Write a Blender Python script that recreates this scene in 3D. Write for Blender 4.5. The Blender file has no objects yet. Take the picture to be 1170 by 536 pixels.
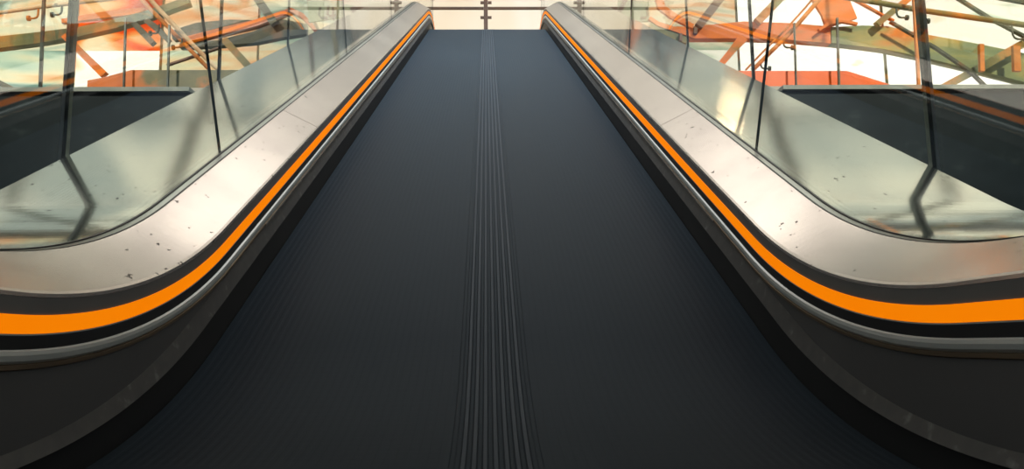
import bpy, bmesh, math, random
from mathutils import Vector, Matrix
random.seed(7)
S = bpy.context.scene
COL = S.collection
PI = math.pi

# ------------------------------------------------------------------ camera
F = 903.3
CAMZ = 0.1553
PITCH, YAW, ROLL = math.radians(7.93), math.radians(1.73), math.radians(-0.72)
cam_d = bpy.data.cameras.new('camera')
cam = bpy.data.objects.new('camera', cam_d)
COL.objects.link(cam)
S.camera = cam
cam_d.sensor_fit = 'HORIZONTAL'
cam_d.sensor_width = 36.0
cam_d.lens = F / 1170 * 36.0
cam_d.clip_start = 0.02
cam_d.clip_end = 200
fwd = Vector((math.sin(YAW) * math.cos(PITCH), math.cos(YAW) * math.cos(PITCH), math.sin(PITCH)))
rt0 = Vector((math.cos(YAW), -math.sin(YAW), 0))
up0 = rt0.cross(fwd)
rt = rt0 * math.cos(ROLL) + up0 * math.sin(ROLL)
up = -rt0 * math.sin(ROLL) + up0 * math.cos(ROLL)
CP = Vector((-0.0072, 0, CAMZ))
cam.matrix_world = Matrix((
    (rt.x, up.x, -fwd.x, CP.x), (rt.y, up.y, -fwd.y, CP.y), (rt.z, up.z, -fwd.z, CP.z), (0, 0, 0, 1)))


def at(px, py, Y):
    """the point of the plane y = Y that stands at this place of the photograph"""
    d = fwd * F + rt * (px - 585) - up * (py - 268)
    return CP + d * ((Y - CP.y) / d.y)


# ------------------------------------------------------------------ materials
def new_mat(name):
    m = bpy.data.materials.new(name)
    m.use_nodes = True
    nt = m.node_tree
    return m, nt, nt.nodes['Principled BSDF']


def ramp(nt, stops, interp='LINEAR'):
    r = nt.nodes.new('ShaderNodeValToRGB')
    r.color_ramp.interpolation = interp
    el = r.color_ramp.elements
    while len(el) < len(stops):
        el.new(0.5)
    for e, (p, c) in zip(el, stops):
        e.position = p
        e.color = (*c, 1) if len(c) == 3 else c
    return r


def noise(nt, scale, detail=4, rough=0.5, mapping=None, rot=None):
    tc = nt.nodes.new('ShaderNodeTexCoord')
    mp = nt.nodes.new('ShaderNodeMapping')
    if mapping:
        mp.inputs['Scale'].default_value = mapping
    if rot:
        mp.inputs['Rotation'].default_value = rot
    n = nt.nodes.new('ShaderNodeTexNoise')
    n.inputs['Scale'].default_value = scale
    n.inputs['Detail'].default_value = detail
    n.inputs['Roughness'].default_value = rough
    nt.links.new(tc.outputs['Object'], mp.inputs['Vector'])
    nt.links.new(mp.outputs['Vector'], n.inputs['Vector'])
    return n


def mat_noise(name, stops, scale=8, metallic=0, roughness=0.5, mapping=None, rot=None, bump=0, spec=0.5, rvar=0, emis=0):
    m, nt, b = new_mat(name)
    n = noise(nt, scale, mapping=mapping, rot=rot)
    r = ramp(nt, stops)
    nt.links.new(n.outputs['Fac'], r.inputs['Fac'])
    nt.links.new(r.outputs['Color'], b.inputs['Base Color'])
    b.inputs['Metallic'].default_value = metallic
    b.inputs['Roughness'].default_value = roughness
    b.inputs['Specular IOR Level'].default_value = spec
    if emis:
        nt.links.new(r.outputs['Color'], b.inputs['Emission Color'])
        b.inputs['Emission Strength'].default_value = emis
    if rvar:
        mr = nt.nodes.new('ShaderNodeMapRange')
        mr.inputs['To Min'].default_value = roughness - rvar
        mr.inputs['To Max'].default_value = roughness + rvar
        nt.links.new(n.outputs['Fac'], mr.inputs['Value'])
        nt.links.new(mr.outputs['Result'], b.inputs['Roughness'])
    if bump:
        bp = nt.nodes.new('ShaderNodeBump')
        bp.inputs['Strength'].default_value = bump
        bp.inputs['Distance'].default_value = 0.01
        nt.links.new(n.outputs['Fac'], bp.inputs['Height'])
        nt.links.new(bp.outputs['Normal'], b.inputs['Normal'])
    return m


def steel_mat(name, lo, hi, rough, spots=True, metallic=0.85):
    """brushed sheet steel with faint clouding and a few dark scuffs"""
    m, nt, b = new_mat(name)
    n = noise(nt, 3.0, 5, 0.6)
    r = ramp(nt, [(0.3, lo), (0.7, hi)])
    nt.links.new(n.outputs['Fac'], r.inputs['Fac'])
    col = r.outputs['Color']
    if spots:
        n2 = noise(nt, 48, 2, 0.5, mapping=(1.6, 1, 1))
        r2 = ramp(nt, [(0.0, (1, 1, 1)), (0.70, (1, 1, 1)), (0.725, (0.12, 0.10, 0.09))])
        nt.links.new(n2.outputs['Fac'], r2.inputs['Fac'])
        mx = nt.nodes.new('ShaderNodeMix')
        mx.data_type = 'RGBA'
        mx.blend_type = 'MULTIPLY'
        mx.inputs[0].default_value = 1
        nt.links.new(col, mx.inputs[6])
        nt.links.new(r2.outputs['Color'], mx.inputs[7])
        col = mx.outputs[2]
    nt.links.new(col, b.inputs['Base Color'])
    b.inputs['Metallic'].default_value = metallic
    n3 = noise(nt, 60, 3, 0.6, mapping=(1, 0.3, 0.3))
    mr = nt.nodes.new('ShaderNodeMapRange')
    mr.inputs['To Min'].default_value = rough - 0.02
    mr.inputs['To Max'].default_value = rough + 0.025
    nt.links.new(n3.outputs['Fac'], mr.inputs['Value'])
    nt.links.new(mr.outputs['Result'], b.inputs['Roughness'])
    return m


def glass_mat(name, tint, refl=1.0, dirt=0.014):
    """clear sheet glass: what passes straight through, the mirror image by angle, a little dust"""
    m = bpy.data.materials.new(name)
    m.use_nodes = True
    nt = m.node_tree
    nt.nodes.clear()
    out = nt.nodes.new('ShaderNodeOutputMaterial')
    tr = nt.nodes.new('ShaderNodeBsdfTransparent')
    tr.inputs['Color'].default_value = (*tint, 1)
    gl = nt.nodes.new('ShaderNodeBsdfGlossy')
    gl.inputs['Roughness'].default_value = 0.0
    gl.inputs['Color'].default_value = (refl, refl, refl, 1)
    fr = nt.nodes.new('ShaderNodeFresnel')
    # the same share mirrored on entering and on leaving the thin sheet
    ge = nt.nodes.new('ShaderNodeNewGeometry')
    io = nt.nodes.new('ShaderNodeMapRange')
    io.inputs['To Min'].default_value = 1.45
    io.inputs['To Max'].default_value = 1 / 1.45
    nt.links.new(ge.outputs['Backfacing'], io.inputs['Value'])
    nt.links.new(io.outputs['Result'], fr.inputs['IOR'])
    mix = nt.nodes.new('ShaderNodeMixShader')
    nt.links.new(fr.outputs[0], mix.inputs[0])
    nt.links.new(tr.outputs[0], mix.inputs[1])
    nt.links.new(gl.outputs[0], mix.inputs[2])
    df = nt.nodes.new('ShaderNodeBsdfDiffuse')
    df.inputs['Color'].default_value = (0.55, 0.6, 0.55, 1)
    n = noise(nt, 9, 6, 0.7)
    mr = nt.nodes.new('ShaderNodeMapRange')
    mr.inputs['From Min'].default_value = 0.45
    mr.inputs['From Max'].default_value = 0.8
    mr.inputs['To Min'].default_value = 0.004
    mr.inputs['To Max'].default_value = dirt
    nt.links.new(n.outputs['Fac'], mr.inputs['Value'])
    mix2 = nt.nodes.new('ShaderNodeMixShader')
    nt.links.new(mr.outputs['Result'], mix2.inputs[0])
    nt.links.new(mix.outputs[0], mix2.inputs[1])
    nt.links.new(df.outputs[0], mix2.inputs[2])
    nt.links.new(mix2.outputs[0], out.inputs[0])
    return m


def pane_mat(name, stops, scale, mapping, rot, trans=0.35, distort=1.5):
    """milky glazing lit by the sky behind it; stained cloudy colours in the sheet"""
    m = bpy.data.materials.new(name)
    m.use_nodes = True
    nt = m.node_tree
    nt.nodes.clear()
    out = nt.nodes.new('ShaderNodeOutputMaterial')
    n = noise(nt, scale, 1.6, 0.5, mapping=mapping, rot=rot)
    n.inputs['Distortion'].default_value = distort
    r = ramp(nt, stops)
    nt.links.new(n.outputs['Fac'], r.inputs['Fac'])
    tl = nt.nodes.new('ShaderNodeBsdfTranslucent')
    tp = nt.nodes.new('ShaderNodeBsdfTransparent')
    nt.links.new(r.outputs['Color'], tl.inputs['Color'])
    nt.links.new(r.outputs['Color'], tp.inputs['Color'])
    mix = nt.nodes.new('ShaderNodeMixShader')
    mix.inputs[0].default_value = trans
    nt.links.new(tl.outputs[0], mix.inputs[1])
    nt.links.new(tp.outputs[0], mix.inputs[2])
    nt.links.new(mix.outputs[0], out.inputs[0])
    return m


M = {}
M['belt'] = mat_noise('belt_rubber', [(0.3, (0.0270, 0.0365, 0.0470)), (0.7, (0.0315, 0.0425, 0.0540))], 3.0,
                      roughness=0.5, spec=0.03, mapping=(1, 0.25, 0.25), rvar=0.04)
M['belt_rib'] = mat_noise('worn_rib_rubber', [(0.3, (0.050, 0.062, 0.078)), (0.7, (0.062, 0.075, 0.093))], 5.0,
                          roughness=0.45, spec=0.04, mapping=(1, 0.25, 0.25))
M['deck'] = steel_mat('brushed_steel_deck', (0.53, 0.47, 0.43), (0.68, 0.61, 0.55), 0.24)
M['outer_deck'] = steel_mat('polished_steel_cladding', (0.74, 0.76, 0.70), (0.86, 0.84, 0.75), 0.10, metallic=0.9)
M['black_panel'] = mat_noise('black_enamel', [(0.3, (0.15, 0.147, 0.145)), (0.75, (0.19, 0.187, 0.18))], 6, roughness=0.45, spec=0.3)
M['orange'] = mat_noise('glowing_orange_enamel', [(0.3, (1.0, 0.225, 0.0)), (0.7, (1.0, 0.245, 0.001))], 4, roughness=0.6, spec=0.05, emis=0.68)  # own glow added to brighten the stripe, which is no lamp
M['trim'] = steel_mat('dull_aluminium_trim', (0.44, 0.48, 0.48), (0.58, 0.61, 0.59), 0.42, spots=False, metallic=0.4)
M['lip'] = steel_mat('polished_lip', (0.75, 0.62, 0.5), (0.9, 0.76, 0.62), 0.2, spots=False)
M['bronze'] = mat_noise('bronze_lip', [(0.3, (0.16, 0.115, 0.075)), (0.7, (0.26, 0.19, 0.12))], 6, metallic=0.7, roughness=0.4)
M['skirt'] = mat_noise('dark_skirt_steel', [(0.3, (0.085, 0.086, 0.088)), (0.7, (0.11, 0.11, 0.112))], 4, roughness=0.5, spec=0.25, rvar=0.06)
M['band'] = mat_noise('shade_black', [(0.3, (0.018, 0.019, 0.021)), (0.7, (0.024, 0.025, 0.027))], 4, roughness=0.5, spec=0.2)  # shade on the lower faces, put into the colour
M['brush'] = mat_noise('brush_strip', [(0.3, (0.085, 0.085, 0.086)), (0.62, (0.105, 0.102, 0.10)), (0.78, (0.20, 0.20, 0.20))], 40, roughness=0.65, spec=0.2)
M['gasket'] = mat_noise('rubber_gasket', [(0.3, (0.01, 0.011, 0.011)), (0.7, (0.02, 0.02, 0.02))], 20, roughness=0.5)
M['gasket_grey'] = steel_mat('gasket_channel', (0.28, 0.29, 0.27), (0.36, 0.36, 0.33), 0.3, spots=False)
M['glass'] = glass_mat('balustrade_glass', (0.93, 0.965, 0.94))
M['glass_edge'] = mat_noise('glass_edge_green', [(0.3, (0.012, 0.03, 0.028)), (0.7, (0.03, 0.06, 0.05))], 12, roughness=0.25)
M['handrail'] = mat_noise('handrail_rubber', [(0.3, (0.01, 0.01, 0.011)), (0.7, (0.016, 0.016, 0.017))], 10, roughness=0.45)
M['dark_wall'] = mat_noise('dark_wall_paint', [(0.3, (0.004, 0.010, 0.014)), (0.62, (0.008, 0.016, 0.021)), (0.8, (0.028, 0.042, 0.046))], 3.5,
                           roughness=0.6, mapping=(1, 1, 1.6), spec=0.2)
M['coping'] = mat_noise('grey_coping', [(0.3, (0.20, 0.23, 0.21)), (0.7, (0.30, 0.32, 0.28))], 5, roughness=0.5)
M['floor'] = mat_noise('dark_floor_tile', [(0.3, (0.018, 0.02, 0.022)), (0.7, (0.03, 0.032, 0.034))], 3, roughness=0.35)
M['upper_floor'] = mat_noise('pale_floor_stone', [(0.3, (0.34, 0.30, 0.25)), (0.7, (0.46, 0.41, 0.35))], 3, roughness=0.35)
M['parapet_left'] = mat_noise('olive_glint_parapet', [(0.32, (0.045, 0.055, 0.03)), (0.47, (0.14, 0.125, 0.04)), (0.55, (0.75, 0.16, 0.01))], 1.4, roughness=0.4)  # the orange end of the ramp is a painted glint
M['parapet_right'] = mat_noise('orange_sheen_parapet', [(0.30, (0.50, 0.16, 0.01)), (0.42, (0.92, 0.12, 0.0)), (0.7, (1.0, 0.19, 0.002))], 0.7, roughness=0.4)  # sunlit sheen put into the base colour as orange
M['steel_dark'] = mat_noise('dark_green_post', [(0.3, (0.02, 0.035, 0.033)), (0.7, (0.05, 0.065, 0.058))], 6, roughness=0.35, metallic=0.3)
M['steel_light'] = mat_noise('pale_post_edge', [(0.3, (0.62, 0.68, 0.68)), (0.7, (0.85, 0.88, 0.86))], 6, roughness=0.4, metallic=0.0)
M['olive'] = mat_noise('olive_steel', [(0.35, (0.09, 0.115, 0.05)), (0.52, (0.24, 0.20, 0.06)), (0.66, (0.70, 0.24, 0.03))], 2, roughness=0.5)
M['olive_dark'] = mat_noise('dark_olive_steel', [(0.3, (0.03, 0.04, 0.03)), (0.55, (0.08, 0.085, 0.05)), (0.78, (0.30, 0.13, 0.04))], 4, roughness=0.5)
M['green_beam'] = mat_noise('grey_green_beam', [(0.30, (0.10, 0.16, 0.11)), (0.46, (0.26, 0.30, 0.12)), (0.58, (0.50, 0.40, 0.12)), (0.70, (0.85, 0.24, 0.02))], 1.3,
                            roughness=0.55, mapping=(0.8, 1, 2.2), rot=(0, 0.2, 0))
M['rust_beam'] = mat_noise('orange_beam', [(0.30, (0.26, 0.19, 0.03)), (0.44, (0.85, 0.19, 0.006)), (0.7, (1.0, 0.22, 0.003))], 1.3,
                           roughness=0.55, mapping=(0.8, 1, 2.5))
M['brown'] = mat_noise('brown_steel', [(0.3, (0.10, 0.045, 0.025)), (0.7, (0.24, 0.10, 0.05))], 5, roughness=0.5)
M['orange_pipe'] = mat_noise('orange_pipe', [(0.3, (0.50, 0.17, 0.03)), (0.7, (0.90, 0.30, 0.06))], 5, roughness=0.4)
M['cream_pipe'] = mat_noise('cream_pipe', [(0.35, (0.70, 0.36, 0.16)), (0.6, (0.95, 0.72, 0.48))], 4, roughness=0.3)
M['red_beam'] = mat_noise('coral_beam', [(0.3, (0.75, 0.14, 0.03)), (0.7, (1.0, 0.34, 0.14))], 2, roughness=0.5)
M['plate'] = mat_noise('pale_green_plate', [(0.3, (0.16, 0.22, 0.15)), (0.6, (0.36, 0.40, 0.24)), (0.8, (0.6, 0.3, 0.12))], 3, roughness=0.5)
M['mullion'] = mat_noise('brown_mullion', [(0.3, (0.06, 0.03, 0.02)), (0.7, (0.12, 0.06, 0.035))], 5, roughness=0.5)
M['pane_white'] = pane_mat('milky_pane', [(0.3, (0.96, 0.90, 0.80)), (0.7, (1.0, 0.98, 0.94))], 1.2, (1, 1, 0.3), (0, 0, 0))
M['pane_left'] = pane_mat('tint_reflection_pane_left', [(0.30, (0.36, 0.46, 0.42)), (0.42, (0.62, 0.70, 0.62)), (0.50, (0.92, 0.88, 0.74)),
                                                (0.57, (0.95, 0.80, 0.60)), (0.64, (0.95, 0.36, 0.10)), (0.78, (0.80, 0.20, 0.03))], 0.85, (0.55, 1, 2.3), (0, 0.30, 0))
M['pane_right'] = pane_mat('tint_reflection_pane_right', [(0.30, (0.70, 0.78, 0.66)), (0.40, (1, 0.97, 0.90)), (0.60, (1.0, 0.97, 0.92)), (0.72, (0.98, 0.78, 0.55)),
                                                  (0.8, (0.95, 0.45, 0.15))], 0.7, (0.55, 1, 2.0), (0, -0.30, 0), trans=0.5)
M['pane_teal'] = pane_mat('teal_pane', [(0.36, (0.42, 0.56, 0.52)), (0.48, (0.74, 0.82, 0.72)), (0.56, (0.95, 0.88, 0.70)), (0.68, (0.95, 0.50, 0.22))],
                          0.7, (0.5, 1, 2.2), (0, 0.35, 0))
M['pane_orange'] = pane_mat('orange_pane', [(0.34, (1.0, 0.90, 0.72)), (0.44, (1.0, 0.62, 0.32)), (0.54, (0.98, 0.30, 0.05)), (0.66, (0.72, 0.17, 0.01))],
                            0.9, (0.8, 1, 1.8), (0, 0.25, 0))
M['pane_cream'] = pane_mat('cream_pane', [(0.36, (0.85, 0.85, 0.66)), (0.46, (1.0, 0.98, 0.92)), (0.62, (1.0, 0.98, 0.94)), (0.70, (0.98, 0.6, 0.3))],
                           0.5, (0.5, 1, 2.0), (0, 0.2, 0), trans=0.7)  # pale tone includes a bright floor reflection put into the colour
M['pane_salmon'] = pane_mat('salmon_pane', [(0.34, (0.66, 0.72, 0.60)), (0.45, (0.97, 0.88, 0.74)), (0.55, (0.98, 0.66, 0.44)), (0.64, (0.93, 0.86, 0.74))],
                            0.8, (0.5, 1, 2.4), (0, 0.3, 0))
M['pane_clear'] = pane_mat('clear_pane', [(0.3, (1.0, 0.98, 0.95)), (0.66, (1.0, 0.99, 0.97)), (0.74, (1.0, 0.85, 0.65))], 0.6, (0.6, 1, 2.0), (0, -0.3, 0), trans=0.85)
M['roof_panel'] = mat_noise('blue_grey_panel', [(0.3, (0.16, 0.19, 0.23)), (0.7, (0.24, 0.27, 0.31))], 1.5, roughness=0.6)
M['ceiling'] = pane_mat('roof_glazing', [(0.42, (0.62, 0.66, 0.66)), (0.56, (0.92, 0.91, 0.86))], 0.35, (1, 1, 1), (0, 0, 0), trans=0.2)


for k in ('belt', 'belt_rib'):
    M[k].node_tree.nodes['Principled BSDF'].inputs['Specular Tint'].default_value = (0.42, 0.66, 1.0, 1)

# ------------------------------------------------------------------ objects
def link(name, bm, mats, parent=None, smooth=False):
    bmesh.ops.recalc_face_normals(bm, faces=bm.faces)
    me = bpy.data.meshes.new(name)
    bm.to_mesh(me)
    bm.free()
    for m in (mats if isinstance(mats, (list, tuple)) else [mats]):
        me.materials.append(m)
    if smooth:
        for p in me.polygons:
            p.use_smooth = True
    o = bpy.data.objects.new(name, me)
    COL.objects.link(o)
    if parent:
        o.parent = parent
        o.matrix_parent_inverse = Matrix.Translation(-abs_loc(parent))
    return o


def abs_loc(o):
    v = Vector(o.location)
    p = o.parent
    return v if not p else v + Vector((0, 0, 0))


def thing(name, label, cat, loc=(0, 0, 0), group=None):
    o = bpy.data.objects.new(name, None)
    COL.objects.link(o)
    o.location = loc
    o.empty_display_size = 0.1
    return tag(o, label, cat, group)


def tag(o, label, cat, group=None):
    o['label'] = label
    o['category'] = cat
    if group:
        o['group'] = group
    return o


def struct(o, label=None):
    o['kind'] = 'structure'
    if label:
        o['label'] = label
    return o


def box_bm(lo, hi, bm=None, mi=0):
    bm = bm or bmesh.new()
    vs = [bm.verts.new((x, y, z)) for x in (lo[0], hi[0]) for y in (lo[1], hi[1]) for z in (lo[2], hi[2])]
    for idx in ((0, 1, 3, 2), (4, 6, 7, 5), (0, 4, 5, 1), (2, 3, 7, 6), (0, 2, 6, 4), (1, 5, 7, 3)):
        f = bm.faces.new([vs[i] for i in idx])
        f.material_index = mi
    return bm


def strip_bm(rows, bm=None, mi=0, closed=False, caps=False):
    """rows: one list of points per station; quads between neighbouring stations"""
    bm = bm or bmesh.new()
    V = [[bm.verts.new(p) for p in r] for r in rows]
    n = len(V[0])
    for a, b in zip(V[:-1], V[1:]):
        for j in range(n if closed else n - 1):
            k = (j + 1) % n
            f = bm.faces.new((a[j], b[j], b[k], a[k]))
            f.material_index = mi
    if caps and closed:
        for r in (V[0], V[-1]):
            f = bm.faces.new(r)
            f.material_index = mi
    return bm


def tube_bm(pts, r, bm=None, seg=10, mi=0):
    bm = bm or bmesh.new()
    pts = [Vector(p) for p in pts]
    rows = []
    ref = Vector((0, 0, 1))
    for i, p in enumerate(pts):
        t = (pts[min(i + 1, len(pts) - 1)] - pts[max(i - 1, 0)]).normalized()
        if abs(t.dot(ref)) > 0.95:
            rf = Vector((0, 1, 0))
        else:
            rf = ref
        u = t.cross(rf).normalized()
        v = u.cross(t).normalized()
        rr = r[i] if isinstance(r, (list, tuple)) else r
        rows.append([p + u * math.cos(2 * PI * k / seg) * rr + v * math.sin(2 * PI * k / seg) * rr for k in range(seg)])
    return strip_bm(rows, bm, mi, closed=True, caps=True)


def smooth_pts(pts, n=8):
    """Catmull-Rom through the points"""
    P = [Vector(p) for p in pts]
    P = [P[0] * 2 - P[1]] + P + [P[-1] * 2 - P[-2]]
    out = []
    for i in range(1, len(P) - 2):
        for k in range(n):
            t = k / n
            a, b, c, d = P[i - 1], P[i], P[i + 1], P[i + 2]
            out.append(0.5 * ((2 * b) + (c - a) * t + (2 * a - 5 * b + 4 * c - d) * t * t + (3 * b - a - 3 * c + d) * t ** 3))
    out.append(P[-2])
    return out


def beam_bm(pts, Y, depth, bm=None, mi=0):
    """flat steel bar: pts = (px, py, width px) read on the plane y = Y, with real depth behind that plane"""
    bm = bm or bmesh.new()
    pts = list(pts)
    for e, n in ((0, 1), (-1, -2)):            # steep members run on up to the roof ribs
        (x0, y0, w0), (x1, y1, w1) = pts[e], pts[n]
        if y0 < 0 and abs(y1 - y0) > 0.4 * abs(x1 - x0):
            k = (-138 - y0) / (y0 - y1)
            pts[e] = (x0 + (x0 - x1) * k, -138, w0)
    Q = [at(p[0], p[1], Y) for p in pts]
    W = [p[2] * (Q[i] - CP).dot(fwd) / F for i, p in enumerate(pts)]
    rows = []
    for i, q in enumerate(Q):
        t = (Q[min(i + 1, len(Q) - 1)] - Q[max(i - 1, 0)])
        t.y = 0
        t.normalize()
        nrm = Vector((-t.z, 0, t.x))
        a, b = q + nrm * W[i] / 2, q - nrm * W[i] / 2
        d = Vector((0, depth, 0))
        rows.append([a, b, b + d, a + d])
    return strip_bm(rows, bm, mi, closed=True, caps=True)


# ------------------------------------------------------------------ the escalator's run
AL = math.radians(27.99)
CA, SA, TA = math.cos(AL), math.sin(AL), math.tan(AL)
S_BELT, Y_END, R_UP = -0.7586, 6.42, 1.5
E0 = (Y_END, S_BELT + Y_END * TA)
Y_START, Y_TOP = 0.30, 8.6
NF, NA, NI, NU = 6, 36, 44, 24


def run(a, s, R):
    """a line of the escalator seen from the side, in (y, z): level, curve, slope, curve, level"""
    n = (s - S_BELT) * CA
    yc = (a - s) / TA
    ya = yc - R * math.tan(AL / 2)
    P = []
    for i in range(NF):
        P.append((Y_START + (ya - Y_START) * i / NF, a))
    for i in range(NA):
        t = AL * i / NA
        P.append((ya + R * math.sin(t), a + R * (1 - math.cos(t))))
    A1 = (ya + R * SA, a + R * (1 - CA))
    E = (E0[0] - n * SA, E0[1] + n * CA)
    for i in range(NI):
        t = i / NI
        P.append((A1[0] + (E[0] - A1[0]) * t, A1[1] + (E[1] - A1[1]) * t))
    C = (E0[0] + R_UP * SA, E0[1] - R_UP * CA)
    for i in range(NU + 1):
        t = AL * (1 - i / NU)
        P.append((C[0] - (R_UP + n) * math.sin(t), C[1] + (R_UP + n) * math.cos(t)))
    P.append((Y_TOP, C[1] + R_UP + n))
    return [(y, z + CAMZ) for y, z in P]


B_A, B_S, B_R = 0.0377, -0.5915, 1.385


def off(n):
    """a line a fixed distance above the orange stripe's top edge"""
    return run(B_A + n, B_S + n / CA, B_R - n)


BELT = run(-0.1553, -0.7586, 1.4036)
SB = run(-0.1239, -0.6948, 1.3271)
ST = run(-0.1094, -0.6573 - 0.003, 1.2304)
Z_TOP = BELT[-1][1]
I_INC = NF + NA            # first station of the slope
N_ST = len(BELT)


def sweep(prof_lines, side):
    """prof_lines: list of (half width, line) -> stations"""
    return [[Vector((side * w, ln[i][0], ln[i][1])) for w, ln in prof_lines] for i in range(N_ST)]


def cut(rows, i0, i1):
    return rows[i0:i1 + 1]


esc = thing('escalator', 'dark grey moving escalator band between steel balustrades with orange stripes, rising to the bright window', 'escalator', (0, 0.3, 0))

# the step band: ribbed lengthwise, a bolder set of ribs along its middle
prof = []
half = 0.497
pitch = 0.0135
nrib = int(half / pitch)
for k in range(-nrib, nrib + 1):
    c = k * pitch
    if abs(k) <= 4:
        h = 0.0020 if abs(k) <= 3 else 0.0012
    else:
        h = 0.0002
    g = 0.0045
    prof += [(c - g, 0), (c - g * 0.55, h), (c + g * 0.55, h), (c + g, 0)]
prof = [(-half, 0)] + prof + [(half, 0)]
rows = []
for i in range(N_ST):
    y, z = BELT[i]
    y0, z0 = BELT[max(i - 1, 0)]
    y1, z1 = BELT[min(i + 1, N_ST - 1)]
    L = math.hypot(y1 - y0, z1 - z0)
    ny, nz = -(z1 - z0) / L, (y1 - y0) / L
    rows.append([Vector((x, y + ny * (h - 0.0034), z + nz * (h - 0.0034))) for x, h in prof]
                + [Vector((half, y - ny * 0.03, z - nz * 0.03)), Vector((-half, y - ny * 0.03, z - nz * 0.03))])
bm = strip_bm(rows, closed=True, caps=True)
mid_tops = [(c - 0.0026, c + 0.0026) for c in [k * pitch for k in range(-3, 4)]]
for f in bm.faces:
    x = f.calc_center_median().x
    if abs(x) < 0.05 and len(f.verts) == 4 and any(a < x < b for a, b in mid_tops):
        f.material_index = 1
link('step_band', bm, [M['belt'], M['belt_rib']], esc)

G = 0.0755
DECK = [(0.5005, off(0.0195)), (0.5012, off(0.0238)), (0.5045, off(0.0270)), (0.515, off(0.0325)), (0.5935, off(G - 0.001)), (0.5955, off(G)), (0.597, off(G - 0.004)), (0.57, off(0.02)), (0.503, off(0.0195))]
JOINTS = [0.375, 2.13, 3.89]      # m along the slope, where glass panels meet
DECK_CUT = [I_INC + 7, I_INC + 20, I_INC + 33]


def dist_i(ln, i):
    return math.hypot(ln[i][0] - ln[I_INC][0], ln[i][1] - ln[I_INC][1])


def at_len(ln_a, ln_b, d):
    """the two ends, on lines a and b, of a cut square to the slope d metres up it"""
    a = ln_a[I_INC]
    b = ln_b[I_INC]
    return ((a[0] + d * CA, a[1] + d * SA), (b[0] + d * CA, b[1] + d * SA))


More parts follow.
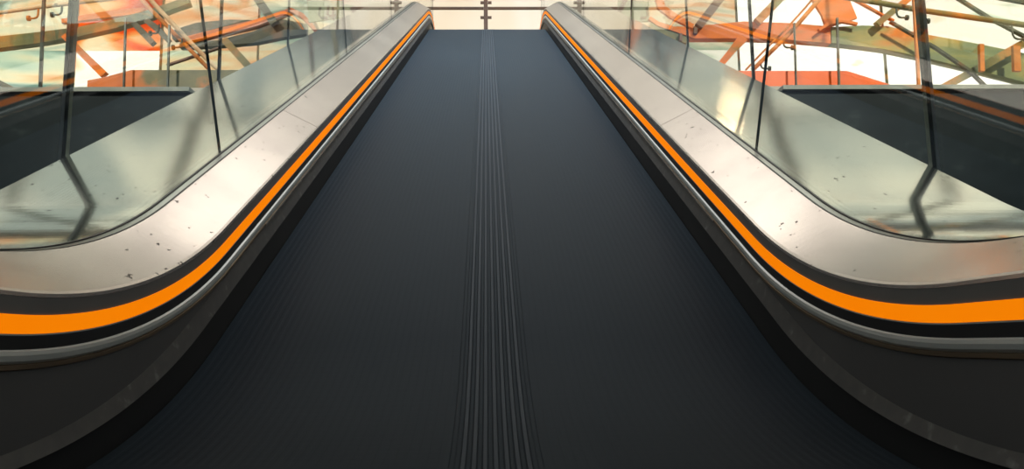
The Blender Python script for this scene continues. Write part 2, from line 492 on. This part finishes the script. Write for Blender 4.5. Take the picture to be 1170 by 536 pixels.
GL_LO, GL_HI = off(G - 0.03), off(G + 0.86)
for side in (-1, 1):
    sn = 'left' if side < 0 else 'right'
    # brushed steel inner decking in four sheets
    edges = [0] + DECK_CUT + [N_ST - 1]
    for q in range(len(edges) - 1):
        rws = cut(sweep(DECK, side), edges[q], edges[q + 1])
        if q > 0:
            d = (rws[1][0] - rws[0][0]).normalized() * 0.003
            rws[0] = [p + d for p in rws[0]]
        link('inner_deck', strip_bm(rws, closed=True, caps=True), M['deck'], esc, smooth=False)
    # black panel below the deck with the orange stripe on it
    BP = [(0.5010, off(0.0195)), (0.5010, off(-0.0368)), (0.512, off(-0.0368)), (0.512, off(0.0195))]
    bp = link('stripe_panel', strip_bm(sweep(BP, side), closed=True, caps=True), M['black_panel'], esc)
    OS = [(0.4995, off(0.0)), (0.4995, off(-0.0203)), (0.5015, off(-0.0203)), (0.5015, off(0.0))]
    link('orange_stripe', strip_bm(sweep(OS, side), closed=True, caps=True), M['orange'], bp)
    LB = [(0.4998, off(-0.0222)), (0.4998, off(-0.0366)), (0.5015, off(-0.0366)), (0.5015, off(-0.0222))]
    link('lower_shade_band', strip_bm(sweep(LB, side), closed=True, caps=True), M['band'], bp)  # less lit lower part of the panel, put in as darker colour
    EG = [(0.4997, off(-0.0203)), (0.4997, off(-0.0222)), (0.5015, off(-0.0222)), (0.5015, off(-0.0203))]
    link('stripe_edging', strip_bm(sweep(EG, side), closed=True, caps=True), M['trim'], bp)
    # aluminium trim rail, rounded, with a thin bronze lip below
    TR = [(0.5005, off(-0.0366)), (0.4965, off(-0.0385)), (0.4955, off(-0.043)), (0.4960, off(-0.0485)), (0.4995, off(-0.0515)), (0.512, off(-0.0515)), (0.512, off(-0.0366))]
    tr = link('trim_rail', strip_bm(sweep(TR, side), closed=True, caps=True), M['trim'], esc)
    LP = [(0.4995, off(-0.0517)), (0.4975, off(-0.0530)), (0.4975, off(-0.0572)), (0.5000, off(-0.0585)), (0.512, off(-0.0585)), (0.512, off(-0.0517))]
    link('lip', strip_bm(sweep(LP, side), closed=True, caps=True), M['bronze'], tr)
    PL = [(0.4960, off(-0.0528)), (0.4955, off(-0.0550)), (0.4960, off(-0.0572)), (0.4980, off(-0.0572)), (0.4980, off(-0.0528))]
    link('bright_strip', strip_bm(cut(sweep(PL, side), I_INC + 2, N_ST - 8), closed=True, caps=True), M['lip'], tr)
    # dark skirt panel, with the paler brush strip low on it
    LOW = [(y + 0.01 if i > I_INC else y, z - 0.12) for i, (y, z) in enumerate(BELT)]
    SK = [(0.5005, off(-0.0583)), (0.5005, ST), (0.5005, SB), (0.5005, LOW), (0.515, LOW), (0.515, off(-0.0583))]
    sk = link('skirt_panel', strip_bm(sweep(SK, side), closed=True, caps=True), M['skirt'], esc)
    KB = [(0.4997, SB), (0.4997, LOW), (0.503, LOW), (0.503, SB)]
    link('skirt_base_shade', strip_bm(sweep(KB, side), closed=True, caps=True), M['band'], sk)  # shade low on the skirt, put in as a black strip
    BR = [(0.5009, ST), (0.5003, ST), (0.4925, SB), (0.5009, [(y, z - 0.001) for y, z in SB])]
    link('skirt_brush', strip_bm(sweep(BR, side), closed=True, caps=True), M['brush'], sk)
    # rubber gaskets and channel at the foot of the glass
    GA = [(0.596, off(G - 0.02)), (0.596, off(G + 0.001)), (0.5995, off(G + 0.001)), (0.5995, off(G - 0.02))]
    link('glass_gasket', strip_bm(sweep(GA, side), closed=True, caps=True), M['gasket'], esc)
    GC = [(0.5995, off(G - 0.02)), (0.5995, off(G + 0.0005)), (0.612, off(G + 0.0015)), (0.612, off(G - 0.02))]
    link('glass_channel', strip_bm(sweep(GC, side), closed=True, caps=True), M['gasket_grey'], esc)
    GB = [(0.612, off(G - 0.02)), (0.612, off(G + 0.0035)), (0.6165, off(G + 0.0035)), (0.6165, off(G - 0.02))]
    link('glass_gasket', strip_bm(sweep(GB, side), closed=True, caps=True), M['gasket'], esc)
    # glass panels, 10 mm sheet, joints square to the slope
    X0, X1 = 0.6168, 0.6228
    gap = 0.002
    spans = []
    first = [(GL_LO[i], GL_HI[i]) for i in range(0, I_INC + 1)]
    bounds = JOINTS
    for q in range(len(bounds) + 1):
        st = []
        if q == 0:
            # rounded front end of the glass over the level part
            mid = 0.5 * (GL_LO[0][1] + GL_HI[0][1])
            rad = 0.5 * (GL_HI[0][1] - GL_LO[0][1])
            for k in range(1, 12):
                t = PI / 2 * k / 12
                st.append(((Y_START - rad * math.cos(t), mid - rad * math.sin(t)), (Y_START - rad * math.cos(t), mid + rad * math.sin(t))))
            st += first
        else:
            st.append(at_len(GL_LO, GL_HI, bounds[q - 1] + gap / 2))
        if q < len(bounds):
            st.append(at_len(GL_LO, GL_HI, bounds[q] - gap / 2))
        else:
            st += [(GL_LO[i], GL_HI[i]) for i in range(NF + NA + NI, N_ST)]
        bm = bmesh.new()
        rws = [[Vector((side * X0, a[0], a[1])), Vector((side * X0, b[0], b[1])), Vector((side * X1, b[0], b[1])), Vector((side * X1, a[0], a[1]))] for a, b in st]
        strip_bm(rws, bm, 0, closed=True, caps=True)
        bm.faces.ensure_lookup_table()
        for f in bm.faces:
            xs = [v.co.x for v in f.verts]
            if max(xs) - min(xs) > 1e-5:
                f.material_index = 1
        link('glass_panel', bm, [M['glass'], M['glass_edge']], esc)
    # moving handrail on the glass, round the front end and back inside
    HR = off(G + 0.875)
    mid = 0.5 * (GL_LO[0][1] + GL_HI[0][1])
    rad = HR[0][1] - mid
    path = [(Y_START - rad * math.sin(PI * k / 14), mid - rad * math.cos(PI * k / 14)) for k in range(1, 14)] + HR
    cx = side * 0.5 * (X0 + X1)
    rws = []
    for i, (y, z) in enumerate(path):
        a = path[max(i - 1, 0)]
        b = path[min(i + 1, len(path) - 1)]
        L = math.hypot(b[0] - a[0], b[1] - a[1])
        ny, nz = -(b[1] - a[1]) / L, (b[0] - a[0]) / L
        rws.append([Vector((cx + 0.04 * math.cos(t), y + ny * 0.018 * math.sin(t), z + nz * 0.018 * math.sin(t))) for t in [2 * PI * k / 12 for k in range(12)]])
    link('handrail', strip_bm(rws, closed=True, caps=True), M['handrail'], esc, smooth=True)
    # outer cladding, a broad pale sheet outside the glass
    OD = [(0.6165, off(G - 0.003)), (0.962, off(G - 0.004)), (0.966, off(G - 0.008)), (0.966, off(G - 0.16)), (0.955, off(G - 0.16)), (0.955, off(G - 0.02)), (0.6165, off(G - 0.02))]
    link('outer_deck', strip_bm(sweep(OD, side), closed=True, caps=True), M['outer_deck'], esc)
    # closed flank below the cladding, standing on the floor
    FL = [[Vector((side * 0.93, y, z)), Vector((side * 0.955, y, z)), Vector((side * 0.955, y, -0.0)), Vector((side * 0.93, y, -0.0))] for y, z in off(G - 0.02)]
    link('side_cladding', strip_bm(FL, closed=True, caps=True), M['skirt'], esc)

# comb plate before the band
bm = box_bm((-0.497, -0.6, -0.03), (0.497, 0.30, 0.0))
for k in range(-30, 31):
    box_bm((k * 0.016 - 0.003, -0.5, 0.0), (k * 0.016 + 0.003, 0.28, 0.003), bm)
link('landing_plate', bm, M['trim'], esc)

# ------------------------------------------------------------------ the hall
struct(link('floor', box_bm((-14, -8, -0.25), (14, 12.5, -0.2)), M['floor']), 'dark hall floor at the foot of the escalator')
struct(link('shade_slab', box_bm((-3.6, -8, 2.7), (3.6, 2.0, 2.95)), M['floor']), 'unseen dark slab added to shade the foot of the escalator')  # added out of view to keep skylight off the near band
YW = 7.9
zc = at(100, 106, YW).z
for side, nm in ((-1, 'wall_left'), (1, 'wall_right')):
    x0, x1 = sorted((side * 1.05, side * 13))
    struct(link(nm, box_bm((x0, YW, -0.2), (x1, YW + 0.25, zc)), M['dark_wall']), 'dark wall below the upper floor, %s of the escalator' % ('left' if side < 0 else 'right'))
xl, xr = at(218, 104, YW).x, at(893, 104, YW).x
struct(link('trim_1', box_bm((-13, YW - 0.05, zc), (xl, YW + 0.28, zc + 0.045)), M['coping']), 'grey coping along the top of the left dark wall')
struct(link('trim_2', box_bm((xr, YW - 0.05, zc), (13, YW + 0.28, zc + 0.045)), M['coping']), 'grey coping along the top of the right dark wall')
struct(link('upper_floor', box_bm((-13, YW + 0.25, Z_TOP - 0.28), (13, 12.5, Z_TOP - 0.10)), M['upper_floor']), 'pale floor of the upper level')

zb_c = Z_TOP - 0.1 + 3.3
# parapet boxes on the upper floor beside the escalator head
def parapet(name, pts, Y, depth, m, label):
    Q = [at(x, y, Y) for x, y in pts]
    bm = bmesh.new()
    zb = Z_TOP - 0.10
    rows = [[q, Vector((q.x, Y, zb)), Vector((q.x, Y + depth, zb)), q + Vector((0, depth, 0))] for q in Q]
    strip_bm(rows, bm, closed=True, caps=True)
    return tag(link(name, bm, m), label, 'parapet')


parapet('parapet', [(100, 92), (120, 88), (150, 80), (200, 80), (285, 80), (335, 78)], 8.45, 0.3, M['parapet_left'], 'low olive parapet with painted orange glint on the upper floor left of the escalator')
parapet('parapet', [(800, 78), (850, 81), (940, 81), (968, 81), (1000, 91), (1040, 104)], 8.45, 0.3, M['parapet_right'], 'low parapet with painted orange sun sheen on the upper floor right of the escalator')

roof = struct(link('ceiling', box_bm((-13, 6.9, zb_c), (13, 10.5, zb_c + 0.02)), M['ceiling']), 'milky roof glazing over the upper floor')
link('added_dark_panel', box_bm((-13, 10.5, zb_c), (13, 12.6, zb_c + 0.12)), M['roof_panel'], roof)  # unseen panel added to darken what the far outer deck reflects
for k in range(-6, 7):
    link('roof_rib', box_bm((k * 1.9 - 0.05, 6.9, zb_c - 0.16), (k * 1.9 + 0.05, 12.2, zb_c)), M['olive_dark'], roof)
for y in (6.95, 8.6, 10.4):
    link('roof_purlin', box_bm((-13, y, zb_c - 0.10), (13, y + 0.08, zb_c)), M['olive_dark'], roof)

# end window: mullion, transom and milky panes
YE = 10.2
wl, wr = at(392, 20, YE).x, at(735, 20, YE).x
zb = Z_TOP - 0.1
win = link('window_1', box_bm((wl, YE, zb), (wr, YE + 0.012, zb + 3.3)), M['pane_white'])
struct(win, 'milky white end window above the head of the escalator')
xm = at(555, 15, YE).x
bm = box_bm((xm - 0.027, YE - 0.07, zb), (xm + 0.027, YE, zb + 3.3))
link('mullion', bm, M['mullion'], win)
for (px, w) in ((494, 0.012), (621, 0.012)):
    x = at(px, 5, YE).x
    link('mullion', box_bm((x - w, YE - 0.05, zb), (x + w, YE, zb + 3.3)), M['mullion'], win)
zt = at(555, 10.5, YE).z
for a, b in ((wl, xm - 0.028), (xm + 0.028, wr)):
    link('transom', box_bm((a, YE - 0.05, zt - 0.012), (b, YE, zt + 0.012)), M['mullion'], win)
for (px, py) in ((551, 3), (559.5, 3), (551, 20), (559.5, 20)):
    q = at(px, py, YE - 0.07)
    link('clamp', box_bm((q.x - 0.025, YE - 0.085, q.z - 0.014), (q.x + 0.025, YE - 0.05, q.z + 0.014)), M['mullion'], win)

# glazing of the hall, left and right; reflections are put into its colours
YG = 12.2
z_mid = at(100, 58, YG).z
zt_g = zb + 3.3


def glazing(nm, lb, xs, mats):
    w = None
    for q, (xa, xb) in enumerate(zip(xs[:-1], xs[1:])):
        for k, (z0, z1) in enumerate(((zb, z_mid), (z_mid, zt_g))):
            p = link('pane' if w else nm, box_bm((xa, YG, z0), (xb, YG + 0.012, z1)), M[mats[q][k]], w)
            if not w:
                w = struct(p, lb)
    for x in xs[1:-1]:
        link('glazing_bar', box_bm((x - 0.012, YG - 0.05, zb), (x + 0.012, YG, zt_g)), M['olive'], w)


xg = lambda px: at(px, 40, YG).x
glazing('window_2', 'glazing of the hall with tints and painted reflections, left of the end window', [-13, xg(88), xg(186), xg(296), wl],
        [('pane_teal', 'pane_left'), ('pane_cream', 'pane_orange'), ('pane_teal', 'pane_salmon'), ('pane_teal', 'pane_left')])
glazing('window_3', 'glazing of the hall with tints and painted reflections, right of the end window', [wr, xg(842), xg(1008), 13],
        [('pane_right', 'pane_salmon'), ('pane_clear', 'pane_clear'), ('pane_clear', 'pane_right')])


# ------------------------------------------------------------------ posts along the outer cladding
ODT = off(G - 0.004)


def deck_z(y):
    for a, b in zip(ODT[:-1], ODT[1:]):
        if a[0] <= y <= b[0]:
            return a[1] + (b[1] - a[1]) * (y - a[0]) / (b[0] - a[0])
    return ODT[-1][1]


def deck_post(side, px, hw, label, light):
    x = side * (0.967 + hw)
    # the distance along the hall at which a post on the cladding's edge stands there
    lo, hi = 1.0, 7.0
    for _ in range(40):
        y = 0.5 * (lo + hi)
        d = Vector((x, y, deck_z(y))) - CP
        u = 585 + F * d.dot(rt) / d.dot(fwd)
        if (u < px) == (side < 0):
            lo = y
        else:
            hi = y
    z = deck_z(y)
    t = thing('steel_post', label, 'post', (x, y, -0.2), 'slim posts along the outer edges of the escalator')
    link('shaft', box_bm((x - hw, y - hw, -0.2), (x + hw, y + hw, z + 2.4)), M['steel_dark'], t)
    if light:
        link('pale_edge', box_bm((x - side * hw * 1.02 if side < 0 else x - hw * 1.02 + 2 * hw * 0.60, y - hw * 1.3, -0.2),
                                 (x - side * hw * 1.02 - 0 if False else (x - hw * 1.02 + 2 * hw * 0.45 if side < 0 else x + hw * 1.04), y - hw * 1.0, z + 2.4))
             if side > 0 else box_bm((x - hw * 1.04, y - hw * 1.3, -0.2), (x - hw * 0.1, y - hw, z + 2.4)), M['steel_light'], t)


deck_post(-1, 73, 0.0075, 'thick dark post with a pale edge, nearest on the left of the escalator', True)
deck_post(-1, 250, 0.005, 'slim dark post left of the escalator, beside the lower end of the pale double pipe', False)
deck_post(-1, 329, 0.0048, 'thin dark post farthest up the left outer edge of the escalator', False)
deck_post(1, 1067, 0.0075, 'thick dark post with a pale edge, nearest on the right of the escalator', True)
deck_post(1, 861, 0.005, 'slim dark post right of the escalator, beside the lower end of the orange double pipe', False)
deck_post(1, 786, 0.0048, 'thin dark post farthest up the right outer edge of the escalator', False)


# slim posts standing on the dark walls' coping and the parapets
def coping_post(px0, py0, px1, py1, Y, w, m, label):
    bm = beam_bm([(px0, py0, w), (px1, py1, w)], Y, 0.03)
    zf = zc + 0.045 if Y < 8.1 else Z_TOP - 0.1
    zm = min(v.co.z for v in bm.verts)
    for v in bm.verts:
        if v.co.z < zm + 0.03:
            v.co.z = zf
    tag(link('thin_post', bm, m), label, 'post', 'thin posts on the upper floor')


coping_post(51, -40, 45, 104, YW + 0.1, 3, M['steel_dark'], 'thin dark post standing on the left grey coping')
coping_post(143, 20, 142, 82, 8.3, 1.8, M['steel_dark'], 'very thin post left of the pale double pipe, before the bright white patch')
coping_post(193, 28, 192, 82, 8.3, 1.8, M['steel_dark'], 'very thin post below the middle of the pale double pipe')
coping_post(1043, -40, 1051, 104, YW + 0.1, 3.2, M['orange_pipe'], 'thin orange brown post standing on the right grey coping')
coping_post(908, 26, 909, 82, 8.3, 1.5, M['olive_dark'], 'very thin hanger post right of the orange double pipe')
coping_post(957, 20, 958, 82, 8.3, 2, M['olive_dark'], 'very thin post over the right orange parapet')


# ------------------------------------------------------------------ pipe handrails with hooked brackets
def hook_bm(px, py, Y, drop, dirx):
    """J-shaped bracket hanging from a pipe"""
    s = (at(px + 1, py, Y) - at(px, py, Y)).x
    q = at(px, py, Y)
    r = drop * s
    pts = [q + Vector((0, 0.0, 0)), q + Vector((0, 0, -r * 0.55))]
    for k in range(1, 6):
        t = PI / 2 * k / 5
        pts.append(q + Vector((dirx * r * 0.35 * (1 - math.cos(t)), 0, -r * 0.55 - r * 0.35 * math.sin(t))))
    pts.append(pts[-1] + Vector((dirx * r * 0.45, 0, 0)))
    bm = tube_bm(pts, 0.011, seg=8)
    e = pts[-1]
    tube_bm([e - Vector((dirx * 0.012, 0, 0)), e + Vector((dirx * 0.012, 0, 0))], 0.03, bm, seg=12)
    return bm


def pipe(pts, Y, r):
    return tube_bm(smooth_pts([at(x, y, Y) for x, y in pts], 6), r, seg=10)


lr = thing('pipe_handrail', 'cream and orange pipe handrail with hooked brackets in the upper left corner', 'handrail', at(40, 14, 8.2))
link('rail', pipe([(-240, 50), (0, 14.5), (85, 3.5), (150, -4), (320, -26)], 8.2, 0.021), M['cream_pipe'], lr)
link('bracket', hook_bm(44, 10, 8.2, 13, -1), M['orange_pipe'], lr)
link('bracket', hook_bm(71, 6, 8.2, 13, -1), M['steel_dark'], lr)

rr = thing('pipe_handrail', 'thick olive pipe handrail with hooked brackets in the upper right corner', 'handrail', at(1100, 18, 8.2))
link('rail', pipe([(850, -20), (985, 0), (1055, 12), (1170, 28.5), (1400, 62)], 8.2, 0.031), M['olive'], rr)
link('bracket', hook_bm(1024, 8, 8.2, 14, 1), M['olive_dark'], rr)
link('bracket', hook_bm(1048, 12, 8.2, 14, 1), M['olive_dark'], rr)
link('bracket', hook_bm(1156, 29, 8.2, 18, 1), M['olive_dark'], rr)

ls = thing('stair_handrail', 'pale orange double pipe rail slanting down left of the escalator', 'handrail', at(205, 40, 8.7))
link('upper_pipe', pipe([(150, -24), (172, 0), (205, 35), (235, 66), (249, 79)], 8.7, 0.026), M['cream_pipe'], ls)
link('lower_pipe', pipe([(140, -24), (163, 1), (194, 33), (226, 66), (238, 78)], 8.75, 0.024), M['orange_pipe'], ls)
link('bracket', hook_bm(208, 44, 8.7, 12, -1), M['olive_dark'], ls)
link('bracket', hook_bm(182, 28, 8.7, 12, -1), M['olive_dark'], ls)

rs = thing('stair_handrail', 'orange double pipe rail slanting down right of the escalator', 'handrail', at(895, 40, 8.7))
link('upper_pipe', pipe([(950, -16), (932, 4), (905, 35), (880, 60), (860, 80)], 8.7, 0.026), M['orange_pipe'], rs)
link('lower_pipe', pipe([(936, -12), (925, 3), (898, 33), (872, 59), (852, 80)], 8.75, 0.012), M['orange_pipe'], rs)
link('bracket', hook_bm(895, 44, 8.7, 12, 1), M['olive_dark'], rs)
link('bracket', hook_bm(869, 68, 8.7, 12, 1), M['olive_dark'], rs)

# ------------------------------------------------------------------ roof trusses
def truss(label, loc, members):
    t = thing('roof_truss', label, 'roof truss', loc)
    for nm, m, Y, d, pts in members:
        link(nm, beam_bm(pts, Y, d), M[m], t)
    return t


truss('big green and orange roof truss with crossing braces right of the escalator', at(1000, 45, 9.6), [
    ('chord', 'rust_beam', 9.6, 0.14, [(735, 36, 12), (790, 37, 14), (850, 34, 20), (905, 36, 20), (962, 41, 20)]),
    ('chord', 'green_beam', 9.58, 0.14, [(950, 40, 19), (985, 41, 25), (1012, 43, 28), (1060, 53, 28), (1108, 63, 31), (1170, 77, 34), (1230, 92, 36)]),
    ('brace', 'olive', 9.4, 0.08, [(1046, -8, 8), (1003, 27, 7)]),
    ('brace', 'olive', 9.4, 0.08, [(1190, 38, 9), (1128, 73, 9), (1068, 105, 8)]),
    ('brace', 'olive_dark', 9.3, 0.05, [(1092, -5, 3), (1132, 20, 3), (1172, 41, 3)]),
    ('brace', 'olive_dark', 9.35, 0.05, [(1018, 24, 2.5), (1070, 54, 3), (1110, 81, 3), (1134, 105, 3)]),
    ('brace', 'olive', 9.45, 0.08, [(895, -6, 10), (866, 24, 9)]),
    ('brace', 'brown', 9.45, 0.08, [(826, -6, 10), (799, 29, 9)]),
    ('brace', 'rust_beam', 9.45, 0.08, [(850, 42, 11), (838, 56, 8), (823, 74, 7)]),
    ('gusset', 'rust_beam', 9.5, 0.05, [(946, -6, 34), (955, 8, 38), (962, 26, 38)]),
    ('bracing_arch', 'rust_beam', 9.45, 0.05, [(936, 34, 3), (948, 26, 4), (962, 23, 4), (980, 27, 3)]),
    ('purlin', 'rust_beam', 9.45, 0.05, [(972, -4, 4), (1010, 17, 2), (1022, 23, 2)]),
    ('hanger', 'orange_pipe', 9.2, 0.05, [(1122, 50, 5), (1123, 81, 5)]),
    ('hanger', 'orange_pipe', 9.2, 0.05, [(1162, 52, 8), (1163, 81, 8)]),
    ('purlin', 'olive_dark', 9.7, 0.05, [(1130, -8, 9), (1240, 12, 9)]),
])
truss('tangle of orange and pale green brackets close right of the escalator head', at(755, 18, 9.0), [
    ('plate', 'plate', 9.05, 0.03, [(706, 12, 26), (741, 13, 24)]),
    ('bracing_arch', 'rust_beam', 9.0, 0.05, [(752, -6, 9), (756, 8, 9), (768, 17, 8), (792, 30, 5)]),
    ('brace', 'rust_beam', 9.0, 0.05, [(742, 20, 4), (752, 27, 5), (795, 41, 6)]),
    ('brace', 'mullion', 9.0, 0.05, [(716, -4, 5), (699, 31, 5)]),
    ('brace', 'olive', 9.02, 0.05, [(742, 32, 14), (786, 45, 10)]),
    ('stub', 'brown', 8.95, 0.05, [(778, 38, 3), (778, 46, 3)]),
    ('stub', 'brown', 8.95, 0.05, [(795, 31, 4), (795, 38, 4)]),
    ('hanger', 'olive', 9.1, 0.05, [(724, -10, 5), (724, 6, 5)]),
    ('hook', 'olive_dark', 8.95, 0.03, [(739, 8, 2.2), (740, 17, 2.2), (737, 20, 2.2), (732, 20, 3)]),
])
truss('orange, olive and dark roof truss with crossing braces left of the escalator', at(220, 35, 9.6), [
    ('chord', 'olive', 9.6, 0.12, [(-60, 55, 16), (0, 48, 14), (50, 42, 13), (90, 36, 11), (130, 27, 11), (165, 17, 9), (215, 0, 8)]),
    ('chord', 'olive_dark', 9.62, 0.12, [(196, 40, 10), (225, 33, 15), (262, 27, 10), (300, 26, 6)]),
    ('chord', 'red_beam', 9.5, 0.1, [(206, 46, 6), (250, 36, 8), (292, 26, 8), (333, 11, 5), (345, 17, 5), (360, 33, 4)]),
    ('chord', 'olive_dark', 9.55, 0.1, [(205, 52, 5), (250, 49, 7), (292, 42, 14), (322, 32, 22), (350, 33, 12)]),
    ('brace', 'olive_dark', 9.4, 0.08, [(146, 20, 6), (160, 34, 7), (174, 49, 6)]),
    ('brace', 'olive_dark', 9.4, 0.08, [(166, 22, 6), (180, 33, 7), (192, 46, 5)]),
    ('brace', 'olive', 9.4, 0.08, [(255, 44, 8), (285, 77, 8)]),
    ('brace', 'olive_dark', 9.42, 0.08, [(291, -6, 9), (313, 26, 9)]),
    ('brace', 'rust_beam', 9.4, 0.08, [(72, 40, 6), (118, 85, 8)]),
    ('brace', 'olive_dark', 9.5, 0.08, [(-10, 90, 6), (22, 106, 6)]),
    ('purlin', 'brown', 9.5, 0.05, [(190, 74, 2), (250, 54, 2)]),
    ('purlin', 'rust_beam', 9.65, 0.06, [(70, 24, 5), (130, 15, 8), (165, 12, 7)]),
    ('bracing_arch', 'brown', 9.3, 0.05, [(352, -5, 4), (354, 14, 4), (363, 33, 3)]),
])
truss('pale green plates and dark hooks close left of the escalator head', at(380, 12, 9.0), [
    ('plate', 'plate', 9.05, 0.03, [(352, 13, 26), (392, 10, 20)]),
    ('hanger', 'olive', 9.1, 0.05, [(372, -10, 5), (372, 6, 5)]),
    ('brace', 'plate', 9.06, 0.03, [(388, 8, 8), (404, 9, 6)]),
    ('hook', 'olive_dark', 8.95, 0.03, [(375, 6, 2.2), (374, 16, 2.2), (377, 18, 2.2), (384, 17, 3)]),
    ('hook', 'olive_dark', 8.95, 0.03, [(366, 8, 2), (364, 16, 2), (367, 20, 2.2), (374, 20, 3)]),
    ('brace', 'mullion', 9.0, 0.05, [(402, 8, 5), (415, 31, 5)]),
    ('brace', 'brown', 9.0, 0.04, [(380, 8, 1.6), (381, 22, 1.6)]),
])

# ------------------------------------------------------------------ light
wd = bpy.data.worlds.new('sky')
S.world = wd
wd.use_nodes = True
nt = wd.node_tree
nt.nodes.clear()
wo = nt.nodes.new('ShaderNodeOutputWorld')
bg = nt.nodes.new('ShaderNodeBackground')
tc = nt.nodes.new('ShaderNodeTexCoord')
sp = nt.nodes.new('ShaderNodeSeparateXYZ')
nt.links.new(tc.outputs['Generated'], sp.inputs[0])
m1 = nt.nodes.new('ShaderNodeMath')
m1.operation = 'MULTIPLY'
m1.inputs[1].default_value = 0.55
nt.links.new(sp.outputs['Y'], m1.inputs[0])
m2 = nt.nodes.new('ShaderNodeMath')
m2.operation = 'MULTIPLY_ADD'
m2.inputs[1].default_value = 0.45
nt.links.new(sp.outputs['Z'], m2.inputs[0])
nt.links.new(m1.outputs[0], m2.inputs[2])
rp = ramp(nt, [(0.0, (0.09, 0.10, 0.115)), (0.22, (0.40, 0.42, 0.43)), (0.42, (1.02, 1.0, 0.95)), (0.55, (1.6, 1.52, 1.38)), (0.75, (2.3, 2.15, 1.95))])
nt.links.new(m2.outputs[0], rp.inputs['Fac'])
nt.links.new(rp.outputs['Color'], bg.inputs['Color'])
bg.inputs['Strength'].default_value = 1.0
nt.links.new(bg.outputs[0], wo.inputs['Surface'])

sl = bpy.data.lights.new('sun', 'SUN')
sl.energy = 0.25
sl.color = (1.0, 0.72, 0.45)
sl.angle = math.radians(2)
so = bpy.data.objects.new('sun', sl)
COL.objects.link(so)
so.location = (3, 20, 12)
so.rotation_euler = Vector((0.30, 0.75, 0.62)).to_track_quat('Z', 'Y').to_euler()

for sx in (-1, 1):
    ld = bpy.data.lights.new('beam_fill_spot', 'SPOT')  # fill lamps added to brighten the beams and parapets
    ld.energy = 2600 if sx > 0 else 2000
    ld.color = (1.0, 0.86, 0.68)
    ld.spot_size = math.radians(62)
    ld.spot_blend = 0.7
    ld.shadow_soft_size = 0.15
    lo = bpy.data.objects.new('beam_fill_spot', ld)
    COL.objects.link(lo)
    lo.location = (sx * 6.0, 1.6, 7.2)
    lo.rotation_euler = (lo.location - Vector((sx * 4.3, 9.6, 4.3))).to_track_quat('Z', 'Y').to_euler()

ld = bpy.data.lights.new('belt_fill_spot', 'SPOT')  # fill lamp added to lift the upper part of the band
ld.energy = 1500
ld.color = (0.86, 0.95, 1.0)
ld.spot_size = math.radians(112)
ld.spot_blend = 1.0
ld.shadow_soft_size = 0.3
lo = bpy.data.objects.new('belt_fill_spot', ld)
COL.objects.link(lo)
lo.location = (0, 3.4, 6.4)
lo.rotation_euler = (lo.location - Vector((0, 5.9, 2.5))).to_track_quat('Z', 'Y').to_euler()

S.view_settings.view_transform = 'Standard'
S.view_settings.look = 'None'
S.view_settings.exposure = 0.2
S.cycles.max_bounces = 10
S.cycles.transparent_max_bounces = 16
S.cycles.sample_clamp_indirect = 8
S.cycles.caustics_reflective = False
S.cycles.caustics_refractive = False
S.cycles.use_denoising = True
